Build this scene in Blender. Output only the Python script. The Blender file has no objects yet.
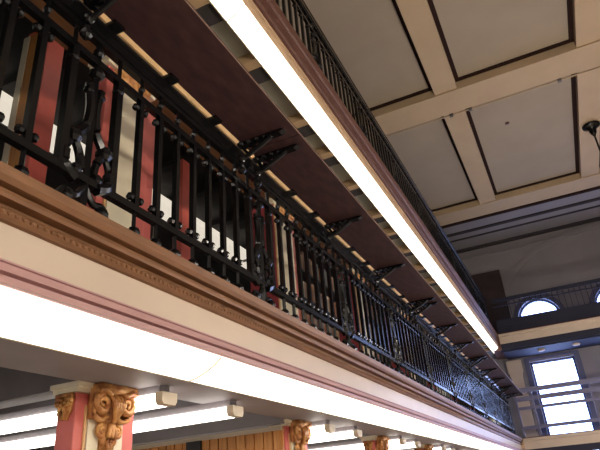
import bpy, bmesh, math, random
from mathutils import Vector, Matrix
random.seed(7)
S = bpy.context.scene
C = S.collection
EYE = 1.75                      # everything is laid out relative to the eye, then lifted so that the floor is z = 0
# ------------------------------------------------------------------ materials
def mat(name, rgb, rough=.6, metal=0., noise=0., scale=6., rgb2=None, stretch=(1, 1, 1), bump=0., spec=.4):
    m = bpy.data.materials.new(name); m.use_nodes = True
    nt = m.node_tree; b = nt.nodes['Principled BSDF']
    b.inputs['Roughness'].default_value = rough; b.inputs['Metallic'].default_value = metal
    b.inputs['Specular IOR Level'].default_value = spec
    b.inputs['Base Color'].default_value = (*rgb, 1)
    if noise or rgb2:
        tc = nt.nodes.new('ShaderNodeTexCoord'); mp = nt.nodes.new('ShaderNodeMapping')
        mp.inputs['Scale'].default_value = stretch
        nz = nt.nodes.new('ShaderNodeTexNoise'); nz.inputs['Scale'].default_value = scale
        nz.inputs['Detail'].default_value = 6
        cr = nt.nodes.new('ShaderNodeValToRGB')
        c2 = rgb2 or tuple(c * (1 - noise) for c in rgb)
        cr.color_ramp.elements[0].position = .35; cr.color_ramp.elements[0].color = (*c2, 1)
        cr.color_ramp.elements[1].position = .65; cr.color_ramp.elements[1].color = (*rgb, 1)
        nt.links.new(tc.outputs['Object'], mp.inputs['Vector']); nt.links.new(mp.outputs['Vector'], nz.inputs['Vector'])
        nt.links.new(nz.outputs['Fac'], cr.inputs['Fac']); nt.links.new(cr.outputs['Color'], b.inputs['Base Color'])
        if bump:
            bp = nt.nodes.new('ShaderNodeBump'); bp.inputs['Strength'].default_value = bump; bp.inputs['Distance'].default_value = .01
            nt.links.new(nz.outputs['Fac'], bp.inputs['Height']); nt.links.new(bp.outputs['Normal'], b.inputs['Normal'])
    return m
def emit(name, rgb, strength):
    m = bpy.data.materials.new(name); m.use_nodes = True
    b = m.node_tree.nodes['Principled BSDF']
    b.inputs['Base Color'].default_value = (.8, .8, .78, 1)
    b.inputs['Emission Color'].default_value = (*rgb, 1); b.inputs['Emission Strength'].default_value = strength
    return m
M = dict(
    iron=mat('black_iron', (.006, .006, .007), .25, .2, .3, 30, spec=.5),
    bronze=mat('bronze_moulding', (.25, .118, .052), .5, .1, .25, 5, stretch=(8, 1, 8)),
    board=mat('brown_fascia_board', (.13, .052, .036), .5, 0, .25, 5, stretch=(8, .6, 8)),
    pinkmould=mat('rosy_brown_moulding', (.52, .31, .30), .45, 0, .1, 4),
    tan=mat('tan_moulding', (.60, .42, .27), .5, 0, .1, 4),
    cream=mat('cream_fascia_paint', (.66, .54, .43), .38, 0, .06, 3),
    panelcream=mat('cream_column_panel', (.80, .72, .55), .5, 0, .06, 8),
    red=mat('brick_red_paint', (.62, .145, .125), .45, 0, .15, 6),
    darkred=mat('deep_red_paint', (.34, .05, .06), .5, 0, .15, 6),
    gold=mat('gilded_plaster', (.66, .34, .11), .42, .2, 0, 18, rgb2=(.36, .13, .045), bump=.5),
    goldfillet=mat('gilded_fillet', (.70, .44, .20), .45, .1, .15, 10),
    orange=mat('orange_wood', (.62, .29, .085), .5, 0, 0, 5, rgb2=(.46, .19, .05), stretch=(14, 14, .6)),
    shelf=mat('dark_mahogany', (.072, .030, .030), .6, 0, 0, 7, rgb2=(.040, .017, .020), stretch=(2.5, .8, 2.5)),
    shelfedge=mat('pale_wood_edge', (.30, .20, .15), .5, 0, .2, 10),
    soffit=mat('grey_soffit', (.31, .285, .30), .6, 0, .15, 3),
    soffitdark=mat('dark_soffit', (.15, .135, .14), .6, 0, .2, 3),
    glass=mat('greenish_floor_glass', (.50, .52, .44), .35, 0, .25, 1.2),  # pale colour stands in for light coming through from above
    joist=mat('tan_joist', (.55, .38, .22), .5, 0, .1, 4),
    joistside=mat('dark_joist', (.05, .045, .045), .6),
    darkint=mat('dark_steel_stack', (.03, .028, .03), .5, .2, .3, 4),
    darkwall=mat('shadowy_gallery_wall', (.03, .027, .028), .7, 0, .25, 2),  # dark colour stands in for shade inside the gallery
    ceilpanel=mat('ceiling_panel_plaster', (.39, .325, .25), .8, 0, .07, 1.1),
    ceilbeam=mat('ceiling_beam_plaster', (.53, .40, .26), .7, 0, .06, 2),
    wallp=mat('plaster_end_wall', (.27, .255, .275), .8, 0, .08, 1.5),
    pilaster=mat('beige_pilaster', (.62, .51, .42), .7, 0, .08, 2),
    frame=mat('blue_grey_window_frame', (.10, .105, .19), .5),
    bars=mat('glare_tinted_bars', (.17, .17, .30), .5),  # iron tinted lilac: window glare put into its colour
    postred=mat('lamplit_red_post', (.78, .15, .11), .45, 0, .12, 6),  # red raised to paint in the light of interior lamps
    balc=mat('pale_balcony_fascia', (.66, .55, .47), .6, 0, .08, 3),
    navy=mat('dark_blue_ironwork', (.022, .024, .05), .75, 0.),
    doordark=mat('dark_wood_door', (.055, .035, .04), .5, 0, .3, 3),
    housing=mat('beige_fixture_end', (.56, .48, .36), .5),
    floor=mat('brown_floor', (.50, .43, .36), .5, 0, .1, 2),
    darkline=mat('dark_cornice_line', (.05, .044, .05), .8, spec=.1),
    ornament=None,
)
# dark border with little gold beads (a painted stencil band)
def stencil():
    m = mat('stencilled_border', (.035, .02, .016), .9, spec=.05)
    nt = m.node_tree; b = nt.nodes['Principled BSDF']
    tc = nt.nodes.new('ShaderNodeTexCoord'); vo = nt.nodes.new('ShaderNodeTexVoronoi'); vo.inputs['Scale'].default_value = 4.5
    vo.inputs['Randomness'].default_value = .15
    cr = nt.nodes.new('ShaderNodeValToRGB'); cr.color_ramp.interpolation = 'CONSTANT'
    cr.color_ramp.elements[0].color = (.22, .12, .05, 1); cr.color_ramp.elements[1].color = (.03, .016, .013, 1)
    cr.color_ramp.elements[1].position = .24
    nt.links.new(tc.outputs['Object'], vo.inputs['Vector']); nt.links.new(vo.outputs['Distance'], cr.inputs['Fac'])
    nt.links.new(cr.outputs['Color'], b.inputs['Base Color'])
    return m
M['ornament'] = stencil()
M['tube'] = emit('lit_fluorescent_diffuser', (1, .93, .80), 1.7)
M['tubein'] = emit('lit_gallery_tube', (1, .90, .74), .42)
M['tubeground'] = emit('lit_batten_tube', (1, .94, .85), 3.2)
M['tubefacing'] = emit('lit_facing_diffuser', (1, .94, .84), 5.0)
M['day'] = emit('daylit_window_pane', (.36, .50, 1.0), 5.4)
M['bluepane'] = emit('added_blue_glow', (.22, .33, .75), .85)  # blue glow of the added pane in the lower gallery
M['globe'] = emit('lit_lamp_globe', (1, .89, .74), 42)
# ------------------------------------------------------------------ mesh helpers
def box(bm, x0, x1, y0, y1, z0, z1):
    v = [bm.verts.new((x, y, z)) for x in (x0, x1) for y in (y0, y1) for z in (z0, z1)]
    for f in ((0, 1, 3, 2), (4, 6, 7, 5), (0, 4, 5, 1), (2, 3, 7, 6), (0, 2, 6, 4), (1, 5, 7, 3)):
        bm.faces.new([v[i] for i in f])
def prism(bm, pts, a0, a1, axis='y'):
    """closed profile (pairs) extruded along an axis; pts are (x,z) for y, (y,z) for x, (x,y) for z"""
    def P(p, a):
        return (p[0], a, p[1]) if axis == 'y' else (a, p[0], p[1]) if axis == 'x' else (p[0], p[1], a)
    r0 = [bm.verts.new(P(p, a0)) for p in pts]; r1 = [bm.verts.new(P(p, a1)) for p in pts]
    n = len(pts)
    for i in range(n): bm.faces.new((r0[i], r0[(i + 1) % n], r1[(i + 1) % n], r1[i]))
    bm.faces.new(r0[::-1]); bm.faces.new(r1)
def tube(bm, pts, r, n=6, caps=True, tw=0.):
    pts = [Vector(p) for p in pts]; rings = []
    for i, p in enumerate(pts):
        d = (pts[min(i + 1, len(pts) - 1)] - pts[max(i - 1, 0)]).normalized()
        u = d.cross(Vector((0, 0, 1)) if abs(d.z) < .95 else Vector((1, 0, 0))).normalized(); w = d.cross(u)
        rr = r[i] if isinstance(r, (list, tuple)) else r
        rings.append([bm.verts.new(p + (u * math.cos(t) + w * math.sin(t)) * rr) for t in [2 * math.pi * k / n + tw for k in range(n)]])
    for a, b in zip(rings, rings[1:]):
        for k in range(n): bm.faces.new((a[k], a[(k + 1) % n], b[(k + 1) % n], b[k]))
    if caps: bm.faces.new(rings[0][::-1]); bm.faces.new(rings[-1])
def ball(bm, c, r, sc=(1, 1, 1), seg=8):
    mtx = Matrix.Translation(c) @ Matrix.Diagonal((sc[0], sc[1], sc[2], 1))
    bmesh.ops.create_uvsphere(bm, u_segments=seg, v_segments=max(4, seg // 2 + 1), radius=r, matrix=mtx)
def lathe(bm, prof, c, n=16):
    rings = [[bm.verts.new((c[0] + r * math.cos(2 * math.pi * k / n), c[1] + r * math.sin(2 * math.pi * k / n), c[2] + z)) for k in range(n)] for r, z in prof]
    for a, b in zip(rings, rings[1:]):
        for k in range(n): bm.faces.new((a[k], a[(k + 1) % n], b[(k + 1) % n], b[k]))
    bm.faces.new(rings[0][::-1]); bm.faces.new(rings[-1])
def arc(c, r, a0, a1, n):
    return [(c[0] + r * math.cos(math.radians(a0 + (a1 - a0) * i / n)), c[1] + r * math.sin(math.radians(a0 + (a1 - a0) * i / n))) for i in range(n + 1)]
def obj(name, bm, m, parent=None, smooth=False, bevel=0):
    bmesh.ops.recalc_face_normals(bm, faces=bm.faces[:])
    base = Vector((0, 0, 0))
    if parent is not None:
        base = parent['_base'] if '_base' in parent else None
        base = Vector(base) if base is not None else Vector((0, 0, 0))
        bmesh.ops.translate(bm, verts=bm.verts[:], vec=-base)
    me = bpy.data.meshes.new(name); bm.to_mesh(me); bm.free()
    if smooth:
        for p in me.polygons: p.use_smooth = True
    me.materials.append(m)
    o = bpy.data.objects.new(name, me); C.objects.link(o)
    if parent is not None:
        o.parent = parent; o['_base'] = tuple(base)
    if bevel:
        b = o.modifiers.new('bevel', 'BEVEL'); b.width = bevel; b.segments = 2
    return o
def thing(name, label, cat, loc, group=None):
    o = bpy.data.objects.new(name, None); C.objects.link(o); o.location = loc; o.empty_display_size = .1
    o['label'] = label; o['category'] = cat; o['_base'] = tuple(loc)
    if group: o['group'] = group
    return o
def tag(o, label, cat, group=None):
    o['label'] = label; o['category'] = cat
    if group: o['group'] = group
    return o
def struct(name, bm, m, parent=None, label=None):
    o = obj(name, bm, m, parent)
    if parent is None: o['kind'] = 'structure'
    if label: o['label'] = label
    return o
def nb(): return bmesh.new()
def B(*a):
    bm = nb(); box(bm, *a); return bm
def copytree(src, d, label=None, group=None):
    r = src.copy(); C.objects.link(r); r.location = src.location + Vector(d)
    r['_base'] = tuple(Vector(src['_base']) + Vector(d)) if '_base' in src else (0, 0, 0)
    if label: r['label'] = label
    if group: r['group'] = group
    for ch in list(src.children):
        c = ch.copy(); C.objects.link(c); c.parent = r
        for g in list(ch.children):
            k = g.copy(); C.objects.link(k); k.parent = c
    return r
# ------------------------------------------------------------------ numbers
H = 2.95           # storey height of the book galleries
YE = 17.7          # front of the end balconies
YW = 19.1          # end wall
Y0 = -3.0          # where the galleries start, behind the camera
XR = 5.6           # the hall is mirrored about x = 2.05
# ------------------------------------------------------------------ room shell
struct('floor', B(-5, 9.2, -6, YW + .3, -EYE - .1, -EYE), M['floor'])
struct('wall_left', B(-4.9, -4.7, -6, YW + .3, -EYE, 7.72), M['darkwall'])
struct('wall_right', B(9.0, 9.2, -6, YW + .3, -EYE, 7.72), M['wallp'])
struct('wall_back', B(-5, 9.2, -6.2, -6, -EYE, 7.72), M['wallp'])
# end wall with real openings: three bays of a tall window and an arched window
WX = (-.22, 2.05, 4.32)
def end_wall():
    bm = nb()
    hw = .65
    xs = [-4.9]
    for c in WX: xs += [c - hw, c + hw]
    xs.append(9.2)
    for i in range(0, len(xs), 2): box(bm, xs[i], xs[i + 1], YW, YW + .35, -EYE, 7.72)
    for c in WX:
        box(bm, c - hw, c + hw, YW, YW + .35, 3.32, 4.0)
        box(bm, c - hw, c + hw, YW, YW + .35, .80, 1.05)
        box(bm, c - hw, c + hw, YW, YW + .35, -EYE, -.7)
        # wall above the round head
        a = arc((c, 4.62), hw, 180, 0, 14)
        for p, q in zip(a, a[1:]):
            prism(bm, [p, q, (q[0], 7.72), (p[0], 7.72)], YW, YW + .35)
    return bm
struct('wall_end', end_wall(), M['wallp'])
n = 0
for i, c in enumerate(WX):
    n += 1
    w = struct('window_%d' % n, B(c - .64, c + .64, YW + .22, YW + .25, 1.05, 3.32), M['day'])
    bm = nb()
    for x0, x1 in ((-.65, -.585), (.585, .65)): box(bm, c + x0, c + x1, YW + .12, YW + .22, 1.05, 3.32)
    box(bm, c - .65, c + .65, YW + .12, YW + .22, 3.26, 3.32); box(bm, c - .65, c + .65, YW + .12, YW + .22, 1.05, 1.12)
    struct('window_frame', bm, M['frame'], w)
    n += 1
    bm = nb(); pts = [(c - .63, 4.0), (c + .63, 4.0)] + arc((c, 4.62), .63, 0, 180, 20)
    prism(bm, pts, YW + .22, YW + .25)
    w = struct('window_%d' % n, bm, M['day'])
    bm = nb()
    for ro, ri, y0, y1 in ((.65, .59, YW + .10, YW + .22), (.80, .65, YW - .06, YW - .001)):
        o_, i_ = arc((c, 4.62), ro, 0, 180, 20), arc((c, 4.62), ri, 0, 180, 20)
        for a, b, d, e in zip(o_, o_[1:], i_, i_[1:]): prism(bm, [a, b, e, d], y0, y1)
        for s in (-1, 1): box(bm, *sorted((c + s * ro, c + s * ri)), y0, y1, 4.0, 4.62)
    struct('window_frame', bm, M['frame'], w)
    n += 1
    w = struct('window_%d' % n, B(c - .64, c + .64, YW + .22, YW + .25, -.7, .80), M['day'])
    bm = nb()
    for x0, x1 in ((-.65, -.585), (.585, .65)): box(bm, c + x0, c + x1, YW + .12, YW + .22, -.7, .80)
    box(bm, c - .65, c + .65, YW + .12, YW + .22, .74, .80)
    struct('window_frame', bm, M['frame'], w)
tn = [0]
def trim(bm, m, label=None):
    tn[0] += 1
    return struct('trim_%d' % tn[0], bm, m, None, label)
# raised casings beside the tall windows
for c in WX:
    bm = nb()
    for s in (-1, 1): box(bm, *sorted((c + s * .65, c + s * .80)), YW - .06, YW, 1.05, 3.38)
    box(bm, c - .80, c + .80, YW - .06, YW, 3.38, 3.46)
    trim(bm, M['frame'])
# great blind arch over the end wall
bm = nb()
def ell(a, b, n=40): return [(2.05 + a * math.cos(math.pi * i / n), 5.2 + b * math.sin(math.pi * i / n)) for i in range(n + 1)]
o_, i_ = ell(3.22, 2.10), ell(3.05, 1.95)
for a, b, d, e in zip(o_, o_[1:], i_, i_[1:]): prism(bm, [a, b, e, d], YW - .05, YW)
for s in (-1, 1): box(bm, *sorted((2.05 + s * 3.22, 2.05 + s * 3.05)), YW - .05, YW, 4.0, 5.2)
trim(bm, M['wallp'])
# dark doorway high on the end wall, at the upper gallery
d = struct('door_1', B(-2.25, -1.13, YW - .06, YW - .001, 3.966, 6.38), M['doordark'])
bm = nb()
box(bm, -2.33, -2.25, YW - .09, YW - .001, 3.966, 6.46); box(bm, -1.13, -1.07, YW - .09, YW - .001, 3.966, 6.46); box(bm, -2.25, -1.13, YW - .09, YW - .001, 6.38, 6.46)
struct('door_frame', bm, M['doordark'], d)
# pilasters between the windows on the end wall
for x in (-1.33, .92, 3.18):
    bm = nb()
    box(bm, x - .17, x + .17, YW - .12, YW - .001, 1.066, 3.0); box(bm, x - .20, x + .20, YW - .15, YW - .001, 1.066, 1.3)
    box(bm, x - .20, x + .20, YW - .15, YW - .001, 2.3, 2.36)
    box(bm, x - .19, x + .19, YW - .14, YW - .001, 2.95, 3.05); box(bm, x - .22, x + .22, YW - .17, YW - .001, 3.05, 3.42)
    if x < 0: trim(bm, M['pilaster'])
    else: bm.free()
# ------------------------------------------------------------------ ceiling
ZB, ZP = 7.5, 7.72
struct('ceiling', B(-5, 9.2, -6.2, YW + .35, ZP, ZP + .15), M['ceilpanel'])
XB = ((-6, -5.0), (-3.72, -3.2), (-.97, -.50), (1.84, 2.30), (4.6, 5.07), (7.3, 7.85))   # beams along the hall
YB = ((-1.6, -.8), (4.25, 5.05), (10.1, 10.88), (15.92, 16.7))                           # beams across it
for x0, x1 in XB[1:]:
    ys = [-6.2] + [v for y in YB for v in y]
    for a, b in zip(ys[0::2], ys[1::2]):
        bm = nb(); box(bm, x0, x1, a, b, ZB + .03, ZP); trim(bm, M['ceilbeam'])
for y0, y1 in YB:
    trim(B(-4.7, 9.0, y0, y1, ZB, ZP), M['ceilbeam'])
# stencilled dark borders round each ceiling panel
xs = [b for p in XB for b in p]; ys = [-6.2] + [v for y in YB for v in y]
for j in range(0, 8, 2):
    for i in range(1, 10, 2):
        if i == 1: continue
        X0, X1, YA, YC = xs[i], xs[i + 1], ys[j], ys[j + 1]
        if j == 0: continue
        bm = nb(); w = .085; z0, z1 = ZP - .03, ZP
        for (a, b, c_, e) in ((X0, X0 + w, YA, YC), (X1 - w, X1, YA, YC), (X0 + w, X1 - w, YA, YA + w), (X0 + w, X1 - w, YC - w, YC)): box(bm, a, b, c_, e, z0, z1)
        trim(bm, M['ornament'])
# stepped cornice where the ceiling meets the end wall
trim(B(-4.7, 9.0, 16.7, 16.86, ZB - .03, ZP), M['ornament'])
trim(B(-4.7, 9.0, 16.86, 17.45, ZB - .02, ZP), M['wallp'])
trim(B(-4.7, 9.0, 17.45, 17.6, ZB - .06, ZP), M['darkline'])
trim(B(-4.7, 9.0, 17.6, 18.0, ZB - .04, ZP), M['wallp'])
trim(B(-4.7, 9.0, 18.0, 18.08, ZB - .07, ZP), M['darkline'])
trim(B(-4.7, 9.0, 18.08, 18.95, ZB - .05, ZP), M['wallp'])
trim(B(-4.7, 9.0, 18.92, YW, ZB - .12, ZB - .04), M['darkline'])
trim(B(-4.7, 9.0, 19.03, YW, ZB - .40, ZB - .36), M['wallp'])
# ------------------------------------------------------------------ galleries: slabs, girders, fascias
def gallery(h, upper):
    # floor slab and inner soffit
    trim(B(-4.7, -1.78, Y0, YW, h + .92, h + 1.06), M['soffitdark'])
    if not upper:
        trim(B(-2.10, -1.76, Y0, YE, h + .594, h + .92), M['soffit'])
    # fascia mouldings, outermost edge towards the hall
    zc = .845 if upper else .90       # top of the plain band
    dx = .022 if upper else 0
    bm = nb(); prism(bm, [(x - dx, z) for x, z in [(-1.545, h + .690), (-1.525, h + .692), (-1.520, h + .714), (-1.543, h + .717), (-1.543, h + .725), (-1.520, h + .728), (-1.524, h + .752), (-1.540, h + .756), (-1.540, h + .764), (-1.532, h + .766), (-1.532, h + .772), (-1.75, h + .772), (-1.75, h + .69)]], Y0, YE)
    trim(bm, M['tan'] if upper else M['pinkmould'])
    trim(B(-1.76, -1.545, Y0, YE, h + .772, h + (.805 if upper else .90)), M['tan'] if upper else M['cream'])
    bm = nb()
    if upper:
        pr = [(-1.545, .805), (-1.53, .805), (-1.53, .835), (-1.518, .85), (-1.518, .90), (-1.526, .905), (-1.526, .925), (-1.505, .93), (-1.505, .97), (-1.49, .985), (-1.478, 1.02), (-1.478, 1.066)]
    else:
        pr = [(-1.545, .90), (-1.527, .902), (-1.516, .915), (-1.516, .932), (-1.524, .943), (-1.546, .946), (-1.546, .968), (-1.508, .971), (-1.504, .985), (-1.506, .999), (-1.522, 1.001), (-1.522, 1.010), (-1.492, 1.013), (-1.480, 1.032), (-1.475, 1.066)]
    prism(bm, [(x, z + h) for x, z in pr] + [(-1.775, h + 1.066), (-1.775, h + pr[0][1])], Y0, YE)
    if not upper:             # a row of small beads along the lowest moulding
        y = .2
        while y < 9: bmesh.ops.create_icosphere(bm, subdivisions=1, radius=.011, matrix=Matrix.Translation((-1.517, y, h + .924))); y += .03
    trim(bm, M['board'] if upper else M['bronze'])
gallery(0, False); gallery(H, True)
# the soffit of the upper gallery: floor glass between tan joists
def upper_soffit():
    z = H + .594
    trim(B(-2.3, -1.76, Y0, YW, z + .10, z + .12), M['glass'])
    trim(B(-4.7, -2.3, Y0, YW, z + .10, z + .12), M['darkint'])  # inner soffit coloured dark in place of shade
    yj = [-1.2, -.3, .65, 1.6, 2.62, 3.45, 4.47, 5.18, 6.05, 7.02, 7.72, 8.55]
    while yj[-1] < 17.2: yj.append(yj[-1] + (.85 if len(yj) % 2 else .95))
    for k, y in enumerate(yj):
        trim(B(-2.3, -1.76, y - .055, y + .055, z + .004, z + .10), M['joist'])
        trim(B(-4.6, -2.3, y - .05, y + .05, z + .03, z + .10), M['darkwall'])  # inner joists darkened likewise, shade put into their colour
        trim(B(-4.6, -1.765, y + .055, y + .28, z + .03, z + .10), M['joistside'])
upper_soffit()
# cross-beams under the lower gallery floor
for k in range(16):
    y = .30 + 1.1 * k
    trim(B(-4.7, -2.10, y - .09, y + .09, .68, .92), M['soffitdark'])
# the end balconies
def balcony(h, upper):
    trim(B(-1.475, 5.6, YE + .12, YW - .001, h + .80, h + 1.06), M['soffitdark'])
    bm = nb()
    pr = [(YE + .12, .78), (YE + .02, .78), (YE + .02, .98), (YE - .02, 1.0), (YE - .02, 1.066), (YE + .12, 1.066)]
    prism(bm, [(y, z + h) for y, z in pr], -1.475, 5.6, 'x')
    trim(bm, M['balc'])
    trim(B(-1.475, 5.6, YE - .03, YE + .12, h + 1.066, h + 1.085), M['board'])
    trim(B(-1.475, 5.6, YE + .04, YE + .12, h + .60, h + .78), M['navy'])
    if upper:
        trim(B(-1.475, 5.6, YE + .12, YW - .002, h + .55, h + .80), M['navy'])
balcony(0, False); balcony(H, True)
# side gallery returns behind the balcony corner
trim(B(-1.78, -1.475, YE, YW - .001, .80, 1.066), M['tan'])
trim(B(-1.78, -1.475, YE, YW - .001, H + .60, H + 1.066), M['board'])
# ------------------------------------------------------------------ long fluorescent lights under the fascias
def strip_light(y0, y1, h, label, group):
    t = thing('strip_light', label, 'light', (-1.65, (y0 + y1) / 2, h + .594), group)
    g = .006
    out = [(-1.745, .596), (-1.700, .604), (-1.640, .626), (-1.585, .655), (-1.545, .686)]
    kx = .875 if h else 1.
    out = [(-1.745 + (x + 1.745) * kx, z) for x, z in out]
    bm = nb(); prism(bm, [(x, h + z) for x, z in out] + [(out[-1][0] - .015, h + .70), (-1.72, h + .625)], y0 + g, y1 - g)
    obj('diffuser', bm, M['tube'], t)
    bm = nb(); prism(bm, [(-1.757, h + .594), (-1.747, h + .594), (-1.722, h + .627), (out[-1][0] - .02, h + .703), (out[-1][0] - .02, h + .765), (-1.757, h + .765)], y0, y1)
    obj('housing', bm, M['housing'], t)
    bm = nb(); prism(bm, [(x + .002, h + z - .005) for x, z in out] + [(out[-1][0] - .015, h + .70), (-1.72, h + .62)], y1 - 1.6 * g, y1 - .2 * g)
    obj('joint_band', bm, M['housing'], t)
    return t
ordn = ['first', 'second', 'third', 'fourth', 'fifth', 'sixth', 'seventh', 'eighth', 'ninth', 'tenth', 'eleventh', 'twelfth']
ys = [-2.6, -.95, .75, 2.43]
while ys[-1] + 1.7 < YE: ys.append(ys[-1] + 1.7)
ys[-1] = YE
vis = 0
for a, b in zip(ys, ys[1:]):
    if b < .8: lab = 'lower fluorescent strip light behind the viewer'
    else:
        lab = '%s length of lit white strip light under the lower gallery ledge, counted from the left' % ordn[vis]; vis += 1
    strip_light(a, b, 0, lab, 'strip lights under the lower gallery ledge')
ys = [-2.35, .25, 2.9, 5.53, 8.15, 10.77, 13.4, 16.0, YE + .25]
vis = 0
for a, b in zip(ys, ys[1:]):
    if b < 2.6: lab = 'upper fluorescent strip light behind the viewer'
    else:
        lab = '%s length of lit white strip light under the upper gallery, counted from the top' % ordn[vis]; vis += 1
    strip_light(a, b, H, lab, 'strip lights under the upper gallery')
# ------------------------------------------------------------------ iron railings
RX = -1.625
def curve_pts(ctrl, n=6):
    P = [Vector(c) for c in ctrl]; P = [P[0] * 2 - P[1]] + P + [P[-1] * 2 - P[-2]]; out = []
    for i in range(1, len(P) - 2):
        for k in range(n):
            t = k / n; a, b, c, d = P[i - 1:i + 3]
            out.append(.5 * ((2 * b) + (-a + c) * t + (2 * a - 5 * b + 4 * c - d) * t * t + (-a + 3 * b - 3 * c + d) * t ** 3))
    out.append(P[-2]); return out
def baluster_bm(Pf, s, low=False):
    """Pf(along, z, out) -> point; one upright with curled ends"""
    bm = nb()
    tube(bm, [Pf(s, 1.30, 0), Pf(s, 1.92, 0)], .0205 if not low else .010, 4, True, math.pi / 4)
    tube(bm, [Pf(s, 1.085, 0), Pf(s, 1.27, 0)], .013, 4)
    tube(bm, [Pf(s, 1.95, 0), Pf(s, 2.055, 0)], .012, 4)
    if low: return bm
    ball(bm, Pf(s, 1.165, 0), .034, seg=6)
    ball(bm, Pf(s, 2.0, 0), .02, seg=6)
    for z in (1.345, 1.868):
        for q in (-1, 1): ball(bm, Pf(s + q * .034, z, 0), .021, seg=6)
        tube(bm, [Pf(s - .034, z, 0), Pf(s + .034, z, 0)], .011, 4)
    return bm
def lyre_bm(Pf, s):
    bm = nb()
    for q in (-1, 1):
        # S-shaped strap from a collar near the top to a ball at the side and back to the foot
        tube(bm, curve_pts([Pf(s + q * .035, 1.79, 0), Pf(s + q * .018, 1.66, 0), Pf(s + q * .035, 1.55, 0), Pf(s + q * .085, 1.475, 0)]), .022, 6)
        ball(bm, Pf(s + q * .09, 1.47, 0), .040, seg=8)
        tube(bm, curve_pts([Pf(s + q * .085, 1.46, 0), Pf(s + q * .05, 1.40, 0), Pf(s + q * .035, 1.33, 0)]), .020, 6)
        tube(bm, curve_pts([Pf(s + q * .10, 1.45, 0), Pf(s + q * .128, 1.38, 0), Pf(s + q * .12, 1.31, 0), Pf(s + q * .06, 1.275, 0)]), [.016] * 6 + [.027] * 6 + [.030] * 7, 6)
        ball(bm, Pf(s + q * .035, 1.755, 0), .026, (1, 1, .8), seg=8)
        tube(bm, [Pf(s + q * .145, 1.30, 0), Pf(s + q * .145, 1.92, 0)], .026, 4, True, math.pi / 4)
        ball(bm, Pf(s + q * .06, 1.32, 0), .028, seg=8); ball(bm, Pf(s + q * .10, 1.17, 0), .036, seg=6)
        tube(bm, curve_pts([Pf(s, 1.26, 0), Pf(s + q * .05, 1.20, 0), Pf(s + q * .11, 1.20, 0), Pf(s + q * .15, 1.11, 0)]), .016, 6)
        ball(bm, Pf(s + q * .145, 1.868, 0), .03, (1, 1, .8), seg=8)
        tube(bm, [Pf(s + q * .145, 1.95, 0), Pf(s + q * .145, 2.055, 0)], .014, 4)
    tube(bm, [Pf(s, 1.085, 0), Pf(s, 2.055, 0)], .020, 4)
    ball(bm, Pf(s, 1.87, 0), .04, (1, 1, .7), seg=8); ball(bm, Pf(s, 2.0, 0), .028, seg=8)
    return bm
def bar(bm, Pf, s0, s1, z0, z1, o):
    pts = [Vector(Pf(s, z, q)) for s in (s0, s1) for z in (z0, z1) for q in (-o, o)]
    v = [bm.verts.new(p) for p in pts]
    for f in ((0, 1, 3, 2), (4, 6, 7, 5), (0, 4, 5, 1), (2, 3, 7, 6), (0, 2, 6, 4), (1, 5, 7, 3)): bm.faces.new([v[i] for i in f])
def railing(h, along, s0, s1, label, m, first_s, pitch=.155, lyre0=1.505, lyre_every=10, low_panel=False, plain=None):
    if along == 'y': Pf0 = lambda s, z, o: (RX + o, s, h + z); Bv = lambda s: (RX, s, h + 1.085)
    else: Pf0 = lambda s, z, o: (s, YE + .05 - o, h + z); Bv = lambda s: (s, YE + .05, h + 1.085)
    t = thing('iron_railing', label, 'railing', Bv((s0 + s1) / 2))
    bm = nb(); bar(bm, Pf0, s0, s1, 2.045 if plain == 'bars' else 2.052, 2.085, .018); bar(bm, Pf0, s0, s1, 2.085, 2.145, .026); bar(bm, Pf0, s0, s1, 2.145, 2.168, .030)
    obj('handrail', bm, m, t)
    bm = nb(); bar(bm, Pf0, s0, s1, 1.915 - .10 * (plain == 'bars'), 1.952 - .06 * (plain == 'bars'), .016 + .02 * (plain == 'bars')); obj('upper_rail', bm, m, t)
    bm = nb(); bar(bm, Pf0, s0, s1, 1.27 + .02 * (plain == 'bars'), 1.305 + .07 * (plain == 'bars'), .018 + .03 * (plain == 'bars')); obj('bottom_rail', bm, m, t)
    bm = nb(); bar(bm, Pf0, s0, s1, 1.072, 1.09, .022); obj('base_plate', bm, m, t)
    if low_panel:
        bm = nb(); bar(bm, Pf0, s0, s1, 1.09, 1.50, .006); obj('toe_panel', bm, m, t)
    if plain == 'bars':      # bars and posts only: balusters left out as if lost in window glare
        bm = nb(); bar(bm, Pf0, s0, s1, 2.28, 2.40, .05); obj('top_bar', bm, m, t)
        for s in (s0 + .03, -.98, .56, 1.32, 2.78, s1 - .03):
            bm = nb(); bar(bm, Pf0, s - .025, s + .025, 1.09, 2.29, .025); obj('post', bm, m, t)
        return t
    ks = []; ly = []
    k0 = math.ceil((s0 + .05 - lyre0) / pitch); k1 = int((s1 - .05 - lyre0) / pitch)
    for k in range(k0, k1 + 1):
        s = lyre0 + k * pitch
        r = k % lyre_every
        if r == 0 and plain is None: ly.append(s)
        elif r in (1, lyre_every - 1) and plain is None: continue
        elif s >= first_s: ks.append(s)
    base = Vector(t['_base'])
    def spread(fn, ss, name):
        if not ss: return
        head = obj(name, fn(Pf0, ss[0]), m, t)
        for s in ss[1:]:
            c = head.copy(); C.objects.link(c); c.parent = t
            c.location = Vector((0, s - ss[0], 0)) if along == 'y' else Vector((s - ss[0], 0, 0))
    spread((lambda P, s: baluster_bm(P, s, True)) if plain == 'thin' else baluster_bm, ks[:100], 'baluster')
    if ks[100:]:
        bm = nb()
        for s in ks[100:]: tube(bm, [Pf0(s, 1.09, 0), Pf0(s, 2.055, 0)], .018, 4)
        o = obj('far_balusters', bm, m, t); o['kind'] = 'stuff'
    spread(lyre_bm, ly, 'lyre_ornament')
    return t
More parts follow.
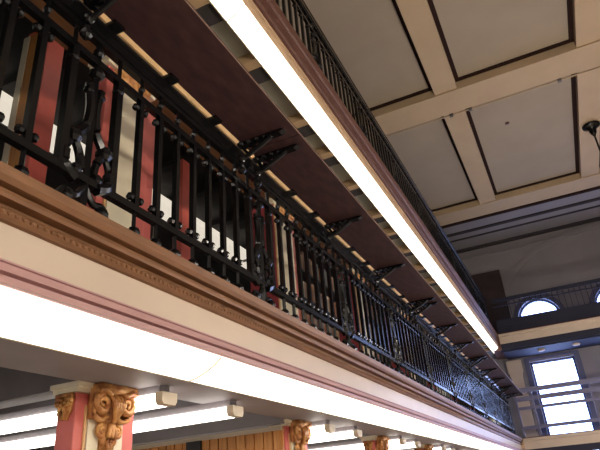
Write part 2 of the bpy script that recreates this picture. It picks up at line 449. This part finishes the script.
railing(0, 'y', -.3, YE - .06, 'ornate black iron railing along the ledge of the lower gallery, nearest', M['iron'], -.2)
railing(H, 'y', 1.6, YE - .06, 'black iron railing along the upper gallery, above the upper strip light', M['iron'], 1.6)
railing(0, 'x', -1.45, 3.4, 'iron railing crossing in front of the bright tall window on the end wall', M['bars'], -1.45, plain='bars')
railing(H, 'x', -1.45, 3.4, 'iron railing of the upper end balcony, in front of the arched window', M['navy'], -1.45, lyre0=.75, low_panel=True, lyre_every=1000, plain='thin')
# ------------------------------------------------------------------ the long shelf on iron brackets above the lower railing
def bracket(y):
    bm = nb(); zt = 2.186
    prism(bm, [(-1.588, zt), (-1.26, zt), (-1.235, zt - .012), (-1.27, zt - .024), (-1.588, zt - .022)], y - .026, y + .026)
    P = lambda x, z: (x, y, z)
    main, bm = bm, nb()
    tube(bm, curve_pts([P(-1.583, 1.98), P(-1.562, 2.06), P(-1.50, 2.09), P(-1.43, 2.12), P(-1.34, 2.165)]), .016, 6)
    tube(bm, curve_pts([P(-1.56, 2.16), P(-1.52, 2.10), P(-1.475, 2.105), P(-1.47, 2.145), P(-1.505, 2.15)]), .012, 6)
    tube(bm, curve_pts([P(-1.45, 2.165), P(-1.42, 2.135), P(-1.385, 2.14), P(-1.385, 2.165)]), .010, 6)
    for k, x in enumerate((-1.56, -1.50, -1.44, -1.385, -1.33, -1.285)):
        q = 1 - k * .1
        for sgn in (-1, 1): ball(bm, (x, y + sgn * .026 * q, zt - .016), .022 * q, (1.1, 1, .7), seg=6)
    ball(bm, P(-1.572, 1.985), .03, seg=8); ball(bm, P(-1.565, 2.075), .028, seg=8)
    return main, bm
def shelf(y0, y1, label, braks):
    t = thing('wooden_shelf', label, 'shelf', (-1.36, (y0 + y1) / 2, 2.19), 'shelf boards above the lower railing')
    obj('board', B(-1.565, -1.184, y0 + .004, y1 - .004, 2.19, 2.215), M['shelf'], t)
    obj('edge_strip', B(-1.184, -1.180, y0 + .004, y1 - .004, 2.19, 2.197), M['shelfedge'], t)  # paler strip along the outer bottom edge
    for y in braks:
        a_, b_ = bracket(y); b = obj('bracket', a_, M['iron'], t); obj('scroll', b_, M['iron'], b)
    y = y0 + .22
    while y < y1 - .1:
        if min(abs(y - q) for q in braks) > .1:
            obj('spacer', B(-1.635, -1.54, y - .035, y + .035, 2.169, 2.189), M['iron'], t)
        y += .445
for k, y0 in enumerate((-1.35, 2.86, 7.07, 11.28, 15.49)):
    y1 = min(y0 + 4.21, YE - .05)
    lab = ['long dark wooden shelf board nearest the viewer, at the upper left', 'second long dark shelf board above the lower railing, in the middle of the picture',
           'third long dark shelf board above the lower railing, right of the middle', 'fourth dark shelf board, beside the far end of the upper strip light', 'short last dark shelf board, nearest the end wall'][k]
    shelf(y0, y1, lab, [q for q in (y0 + .10, y0 + 1.38, y0 + 2.72, y0 + 4.10) if q < y1 - .05])
# ------------------------------------------------------------------ red and cream columns
def spiral(x, y, z, r, sgn, turns=1.5, n=18, a0=90):
    return [(x, y + sgn * r * (1 - .8 * k / n) * math.cos(math.radians(a0 - 360 * turns * k / n)), z + r * (1 - .8 * k / n) * math.sin(math.radians(a0 - 360 * turns * k / n))) for k in range(n + 1)]
def corbel_bm(y, zt, w, x):
    """carved gilt bracket: moulded crown, a pair of volutes, a leaf between them and a leafy drop below"""
    bm = nb()
    prism(bm, [(x, zt - .16), (x + .02, zt - .16), (x + .035, zt - .10), (x + .03, zt - .05), (x + .075, zt - .035), (x + .08, zt), (x, zt)], y - w * .47, y + w * .47)
    prism(bm, [(x, zt - .30), (x + .012, zt - .30), (x + .028, zt - .22), (x + .02, zt - .15), (x, zt - .15)], y - w * .17, y + w * .17)
    for s in (-1, 1):
        tube(bm, spiral(x + .052, y + s * w * .30, zt - .090, .052, s), [.018] * 8 + [.015] * 6 + [.011] * 5, 6)
        tube(bm, curve_pts([(x + .06, y + s * w * .12, zt - .03), (x + .07, y + s * w * .20, zt - .045), (x + .075, y + s * w * .33, zt - .03), (x + .07, y + s * w * .47, zt - .035)]), .014, 6)
        tube(bm, curve_pts([(x + .04, y + s * w * .46, zt - .11), (x + .035, y + s * w * .40, zt - .155), (x + .03, y + s * w * .24, zt - .165), (x + .03, y + s * w * .10, zt - .145)]), .013, 6)
        tube(bm, spiral(x + .022, y + s * w * .19, zt - .215, .032, s), .011, 6)
        ball(bm, (x + .02, y + s * w * .13, zt - .255), .02, (.8, .8, 1.3), 8)
    for k in range(5):        # central leaf, ribbed
        a = (k - 2) * .32
        tube(bm, curve_pts([(x + .045, y, zt - .175), (x + .07, y + math.sin(a) * .03, zt - .13), (x + .078, y + math.sin(a) * .062, zt - .085), (x + .06, y + math.sin(a) * .075, zt - .05)]), [.012] * 6 + [.014] * 7 + [.008] * 6, 6)
    for k in range(3):
        a = (k - 1) * .45
        tube(bm, curve_pts([(x + .03, y, zt - .175), (x + .042, y + math.sin(a) * .05, zt - .22), (x + .03, y + math.sin(a) * .045, zt - .265), (x + .02, y, zt - .295)]), [.013] * 10 + [.009] * 9, 6)
    ball(bm, (x + .02, y, zt - .315), .016, (.8, .8, 1.9), 8)
    return bm
XC = -2.12
def column(y, z0, z1, label, group, upper):
    w = .41; t = thing('painted_column', label, 'column', (XC - .07, y + w / 2, z0), group)
    wide = upper and y > 3
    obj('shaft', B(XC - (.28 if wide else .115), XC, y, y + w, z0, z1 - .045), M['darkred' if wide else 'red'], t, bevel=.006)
    zp = z1 - (.10 if not upper else .02)
    obj('front_panel', B(XC, XC + .012, y + (.02 if wide else .075), y + (w - .03 if wide else .315), z0 + .1, zp), M['panelcream'], t)
    obj('edge_fillet', B(XC, XC + .008, y + (.006 if wide else .055), y + (.016 if wide else .068), z0 + .1, zp), M['goldfillet'], t)
    obj('rear_pilaster', B(XC - .16, XC - .03, y + w + .012, y + w + (.10 if upper else .03), z0, z1 - .045), M['red'], t)
    bm = nb(); box(bm, XC - .135, XC + .022, y - .022, y + w + .025, z1 - .045, z1 - .022); box(bm, XC - .145, XC + .036, y - .034, y + w + .04, z1 - .022, z1)
    obj('cap', bm, M['panelcream'], t)
    if not upper:
        obj('corbel', corbel_bm(y + .195, z1 - .004, .28, XC + .012), M['gold'], t, smooth=True)
        bm = nb()    # smaller carved scroll on the near side
        prism(bm, [(XC - .108, z1 - .05), (XC - .012, z1 - .05), (XC - .02, z1 - .13), (XC - .045, z1 - .17), (XC - .085, z1 - .165)], y - .014, y)
        for q in (-1, 1):
            tube(bm, [(XC - .06 + b_ - (y), y - .02, c_) for (a_, b_, c_) in spiral(0, y + q * .026, z1 - .085, .028, q)], .009, 6)
            tube(bm, curve_pts([(XC - .06, y - .018, z1 - .165), (XC - .06 + q * .018, y - .026, z1 - .14), (XC - .06 + q * .008, y - .03, z1 - .11)]), .010, 6)
        tube(bm, [(XC - .112, y - .018, z1 - .056), (XC - .008, y - .018, z1 - .056)], .010, 6)
        obj('side_corbel', bm, M['gold'], t, smooth=True)
    else:
        bm = nb(); prism(bm, [(XC + .012, z1 - .16), (XC + .03, z1 - .15), (XC + .06, z1 - .07), (XC + .065, z1), (XC + .012, z1)], y + .06, y + .35)
        for q in (.09, .165, .245, .32): ball(bm, (XC + .05, y + q, z1 - .07), .034, (.8, 1, 1.1), 8)
        obj('capital', bm, M['gold'], t, smooth=True)
    return t
CY = [2.05 + 2.2 * k for k in range(7)]
lowl = ['nearest red and cream column with gilt corbel, at the lower left', 'second red column with gilt corbel, beside the orange slatted screen', 'third red column, below the middle of the lower strip light',
        'fourth red column from the left under the lower strip light', 'fifth red column from the left under the lower strip light', 'sixth red column under the far end of the lower strip light', 'last red column under the far end of the lower gallery']
upl = ['nearest red and cream column behind the lower railing, at the upper left', 'second cream and red column behind the lower railing', 'third cream and red column behind the lower railing', 'fourth cream column behind the lower railing, in bluish light',
       'fifth column behind the lower railing', 'sixth column behind the lower railing', 'farthest column behind the lower railing']
for k, y in enumerate(CY):
    column(y, -EYE, .594, lowl[k], 'columns under the lower gallery', False)
    column(y + (0.03 if k else 0), 1.066, 2.64, upl[k], 'columns behind the lower railing', True)
# architrave carried by the upper columns
trim(B(XC - .17, XC + .03, Y0, YE, 2.64, 2.685), M['bronze'])
trim(B(XC - .16, XC + .005, Y0, YE, 2.685, 2.885), M['darkint'])
trim(B(XC - .17, XC + .02, Y0, YE, 2.885, 2.985), M['goldfillet'])
trim(B(XC - .12, XC - .02, Y0, YE, 2.985, H + .594), M['darkint'])
# inner posts further back in the lower gallery
for k, (y, x, w, dp, lab) in enumerate(((2.20, -2.92, .15, .24, 'red and orange inner post behind the railing at the far left'), (4.30, -3.20, .19, .10, 'thin red inner post between the first two columns behind the railing'))):
    t = thing('inner_post', lab, 'post', (x - dp / 2, y + w / 2, 1.066), 'inner posts of the lower gallery')
    obj('shaft', B(x - dp, x, y, y + w, 1.066, H + .55), M['postred'], t)
    if k == 0:
        obj('side_panel', B(x - dp + .04, x - .06, y - .012, y, 1.2, H + .5), M['orange'], t)
        obj('edge_bead', B(x - dp - .02, x - dp + .04, y - .02, y, 1.2, H + .5), M['panelcream'], t)
# ------------------------------------------------------------------ inside the lower gallery: long lamp, bookcases, books
for k, (a, b) in enumerate(((-.5, 2.0), (2.02, 4.52), (4.54, 7.04), (7.06, 9.56))):
    t = thing('tube_light', ['lit tube light seen through the railing at the far left edge', 'lit tube light glimpsed behind the nearest column in the lower gallery', 'lit tube light glimpsed between the first two columns behind the railing', 'lit tube light glimpsed through the railing beside the second column'][k], 'light', (-4.0, (a + b) / 2, H + .594), 'tube lights in the lower gallery')
    bm = nb(); prism(bm, [(-4.24, 3.46), (-4.20, 3.43), (-3.92, 3.43), (-3.88, 3.46), (-3.88, 3.49), (-4.24, 3.49)], a + .02, b - .02)
    obj('diffuser', bm, M['tubein'], t)
    obj('housing', B(-4.03, -3.97, a + .1, b - .1, 3.49, H + .594), M['soffit'], t)
    bm = nb()
    for y in (a + .01, b - .01): box(bm, -4.245, -3.875, y - .01, y + .01, 3.415, 3.495)
    obj('end_cap', bm, M['soffit'], t)
for k in range(4):  # added lamps above the shelf, to brighten books and posts
    y = 1.2 + 4.2 * k
    t = thing('tube_light', '%s added unseen tube light over the aisle of the lower gallery, hidden by the wooden shelf' % ordn[k], 'light', (-2.45, y + 1.9, H + .594), 'added aisle tube lights of the lower gallery')
    bm = nb(); prism(bm, [(-2.50, 3.47), (-2.48, 3.45), (-2.42, 3.45), (-2.40, 3.47), (-2.40, 3.50), (-2.50, 3.50)], y, y + 3.8)
    obj('diffuser', bm, M['tube'], t)
    obj('housing', B(-2.48, -2.42, y + .1, y + 3.7, 3.50, H + .597), M['soffit'], t)
BX = -2.80
def bookcase(y0, y1, label):
    t = thing('bookcase', label, 'bookcase', (BX - .15, (y0 + y1) / 2, 1.066), 'bookcases behind the lower railing')
    for y in (y0, y1 - .03): obj('side_panel', B(BX - .30, BX, y, y + .03, 1.066, 3.2), M['darkint'], t)
    obj('back_panel', B(BX - .30, BX - .285, y0 + .03, y1 - .03, 1.066, 3.2), M['darkint'], t)
    for k in range(6): obj('shelf', B(BX - .285, BX, y0 + .03, y1 - .03, 1.16 + .40 * k, 1.185 + .40 * k), M['darkint'], t)
    return t
bl = ['dark bookcase with rows of books between the second and third columns', 'dark bookcase behind the third column', 'dark bookcase between the third and fourth columns', 'dark bookcase behind the fourth column in bluish light', 'farthest dark bookcase behind the lower railing']
cases = []
for k in range(5):
    y0 = 6.10 + 1.95 * k; bookcase(y0, y0 + 1.93, bl[k]); cases.append(y0)
cols = dict(tan=(.58, .38, .22), orange=(.62, .24, .10), cream=(.74, .64, .52), grey=(.33, .32, .33), brown=(.28, .13, .08))
protos = {}
for nme, c in cols.items():
    m = mat('cloth_book_' + nme, c, .6, 0, .2, 12)
    bm = nb(); box(bm, -.16, 0, -.03, .03, 0, .27); box(bm, .0, .004, -.03, .03, .04, .055); box(bm, 0, .004, -.03, .03, .20, .215)
    me = bpy.data.meshes.new('book'); bmesh.ops.recalc_face_normals(bm, faces=bm.faces[:]); bm.to_mesh(me); bm.free(); me.materials.append(m)
    protos[nme] = me
rown = {2: 'a lower', 3: 'the middle', 4: 'the upper', 1: 'the bottom'}
for ci, y0 in enumerate(cases[:3]):
    where = ['between the second and third columns', 'behind the third column', 'beyond the third column'][ci]
    for r in (2, 3, 4):
        y = y0 + .09
        while y < y0 + 1.67:
            nme = random.choice(list(cols)); sc = random.uniform(.85, 1.2); y += .031 * sc
            if random.random() < .1: y += .12
            o = bpy.data.objects.new('book', protos[nme]); C.objects.link(o)
            o.location = (BX - .03, y, 1.187 + .40 * r); o.scale = (1, sc, random.uniform(.85, 1.1))
            tag(o, '%s clothbound volume on %s shelf %s behind the railing' % (nme, rown[r], where), 'book', '%s volumes on %s shelf %s' % (nme, rown[r], where))
            y += .031 * sc + .003
# added glowing pane, no real window: imitates blue glare at the gallery's far end
w = struct('window_10', B(-4.3, -1.85, YW - .05, YW - .02, 1.35, 3.3), M['bluepane'])
bm = nb()
for x in (-4.3, -3.5, -2.68, -1.88): box(bm, x - .03, x + .03, YW - .09, YW - .05, 1.35, 3.3)
for z in (1.35, 1.85, 2.35, 2.85, 3.3): box(bm, -4.3, -1.85, YW - .08, YW - .05, z - .02, z + .02)
struct('window_frame', bm, M['frame'], w)  # glazing bars of the added pane
# ------------------------------------------------------------------ ground storey: batten lights across, orange slatted screen
def batten(y, label):
    t = thing('batten_light', label, 'light', (-2.8, y, .594), 'batten lights under the lower gallery')
    bm = nb(); prism(bm, [(y - .060, .515), (y - .045, .495), (y + .045, .495), (y + .060, .515), (y + .060, .55), (y - .060, .55)], -4.3, -1.91, 'x')
    obj('diffuser', bm, M['tubeground'], t)
    bm = nb(); prism(bm, [(y - .062, .514), (y - .047, .494), (y + .047, .494), (y + .062, .514), (y + .062, .556), (y - .062, .556)], -1.91, -1.865, 'x')
    obj('end_cap', bm, M['housing'], t)
    obj('housing', B(-4.3, -1.9, y - .04, y + .04, .556, .594), M['soffit'], t)
    return t
bn = 0
for k in range(7):
    for dy in (.38, 1.06):
        y = 2.05 + 2.2 * k + dy
        batten(y, '%s bright batten light from the left under the lower gallery' % (ordn + ['thirteenth', 'fourteenth'])[bn]); bn += 1
trim(B(-4.7, -2.11, 4.15, 4.27, .56, .70), M['soffit'])
for y in (.23, .91): batten(y, 'batten light nearer than the first column, outside the picture on the left')
t = thing('slatted_screen', 'orange wooden slatted screen between the first two columns at the bottom', 'screen', (-3.3, 4.22, -EYE))
bm = nb()
for a, b in ((-4.6, -3.02), (-2.88, -2.14)):
    x = a
    while x < b - .01:
        box(bm, x, min(x + .072, b), 4.20, 4.235, -EYE, .515); box(bm, x + .072, min(x + .085, b), 4.215, 4.235, -EYE, .515); x += .085
obj('slats', bm, M['orange'], t)
obj('top_rail', B(-4.6, -2.13, 4.19, 4.245, .515, .548), M['housing'], t)
obj('post', B(-3.02, -2.88, 4.17, 4.25, -EYE, .515), M['darkint'], t)
# ------------------------------------------------------------------ pendant, conduit, small ceiling fitting, lamps under the balcony
px, py = 2.09, 13.19
t = thing('pendant_lamp', 'black pendant lamp hanging from the ceiling beam at the right edge', 'lamp', (px, py, ZB))
bm = nb(); lathe(bm, [(.02, -.0), (.17, 0), (.20, -.02), (.20, -.05), (.17, -.075), (.105, -.10), (.085, -.17), (.07, -.24), (.045, -.28), (.022, -.33)], (px, py, ZB + .03), 20)
obj('canopy', bm, M['iron'], t, smooth=True)
bm = nb(); tube(bm, [(px, py, ZB - .28), (px, py, 1.25)], .022, 8); obj('rod', bm, M['iron'], t)
bm = nb(); lathe(bm, [(.02, .09), (.05, .08), (.06, 0), (.05, -.08), (.02, -.09)], (px, py, 6.45), 12); obj('knuckle', bm, M['iron'], t, smooth=True)
GZ = 1.2  # unseen arms and globes, set low to light the galleries
bm = nb(); lathe(bm, [(.03, .06), (.12, .03), (.14, -.03), (.05, -.08)], (px, py, GZ + .02), 16)
for k in range(6):
    a = k * math.pi / 3; c, q = math.cos(a), math.sin(a)
    tube(bm, curve_pts([(px + .1 * c, py + .1 * q, GZ), (px + .25 * c, py + .25 * q, GZ - .1), (px + .42 * c, py + .42 * q, GZ), (px + .42 * c, py + .42 * q, GZ + .08)]), .018, 6)
ring = obj('arm_ring', bm, M['iron'], t)
for k in range(6):
    a = k * math.pi / 3; bm = nb(); ball(bm, (px + .42 * math.cos(a), py + .42 * math.sin(a), GZ + .20), .13, seg=12)
    obj('globe', bm, M['globe'], ring, smooth=True)
copytree(t, (0.1, -5.9, 0), 'added unseen pendant lamp of the hall to the right of the viewer'); copytree(t, (.1, -11.8, 0), 'added unseen pendant lamp of the hall beside the viewer')  # added lamps out of view, put in to light the hall
copytree(t, (0, -16.5, 0), 'added unseen pendant lamp of the hall behind the viewer')
t = thing('conduit_pipe', 'thin conduit pipe running along the far edge of the ceiling beam', 'pipe', (1.0, 10.93, ZB))
bm = nb(); tube(bm, [(-3.6, 10.93, ZB - .01), (8.6, 10.93, ZB - .01)], .018, 6); obj('tube', bm, M['ceilbeam'], t)
for x in (-.80, -.38, 1.48):
    bm = nb(); box(bm, x - .04, x + .04, 10.90, 10.97, ZB - .04, ZB + .02); obj('junction', bm, M['soffitdark'], t)
bm = nb(); lathe(bm, [(.05, 0), (.048, -.02), (.02, -.03)], (.30, 12.3, ZP), 10)
tag(obj('ceiling_rosette', bm, M['board']), 'small brown rosette alone on the ceiling panel', 'fitting')
for x, lab in ((-.42, 'small spotlight under the end balcony, left one above the window'), (.55, 'small spotlight under the end balcony, right one')):
    t = thing('spotlight', lab, 'light', (x, 18.25, H + .55), 'spotlights under the end balcony')
    bm = nb(); lathe(bm, [(.10, 0), (.11, -.03), (.09, -.06), (.04, -.07)], (x, 18.25, H + .55), 12); obj('body', bm, M['pilaster'], t)
# ------------------------------------------------------------------ the facing gallery (beside and behind the viewer): its fascias and strip lights light the hall
for h in (0, H):
    trim(B(XR, 9.0, -5.5, YE, h + .70, h + 1.06), M['cream'])
    bm = nb(); prism(bm, [(XR + .0, h + .69), (XR + .08, h + .62), (XR + .25, h + .60), (XR + .25, h + .69)], -5.0, YE - .2)
    t = thing('strip_light', 'long strip light of the facing gallery, %s, outside the picture' % ('upper' if h else 'lower'), 'light', (XR + .1, 6, h + .6))
    obj('diffuser', bm, M['tubefacing'], t)
# ------------------------------------------------------------------ clean up, lift to floor level
for o in list(C.objects):
    if '_base' in o: del o['_base']
    if o.parent is None: o.location.z += EYE
# ------------------------------------------------------------------ world, camera, colour
wd = bpy.data.worlds.new('world'); S.world = wd; wd.use_nodes = True
wd.node_tree.nodes['Background'].inputs[0].default_value = (.8, .8, .9, 1); wd.node_tree.nodes['Background'].inputs[1].default_value = .5
R = ((0.89959853, 0.42988731, -0.07693752), (-0.25269659, 0.36870557, -0.89453934), (-0.35618382, 0.82416813, 0.44031805))
cam = bpy.data.cameras.new('camera'); co = bpy.data.objects.new('camera', cam); C.objects.link(co)
cam.sensor_width = 36; cam.lens = 560.253 / 600 * 36; cam.clip_start = .05
r, d, f = (Vector(v) for v in R)
mw = Matrix((r, -d, -f)).transposed().to_4x4(); mw.translation = (0, 0, EYE)
co.matrix_world = mw
S.camera = co
S.view_settings.view_transform = 'Standard'; S.view_settings.look = 'None'; S.view_settings.gamma = 1
S.view_settings.exposure = 0.85
S.view_settings.use_curve_mapping = False
S.cycles.use_denoising = True
S.cycles.max_bounces = 6
S.cycles.diffuse_bounces = 4
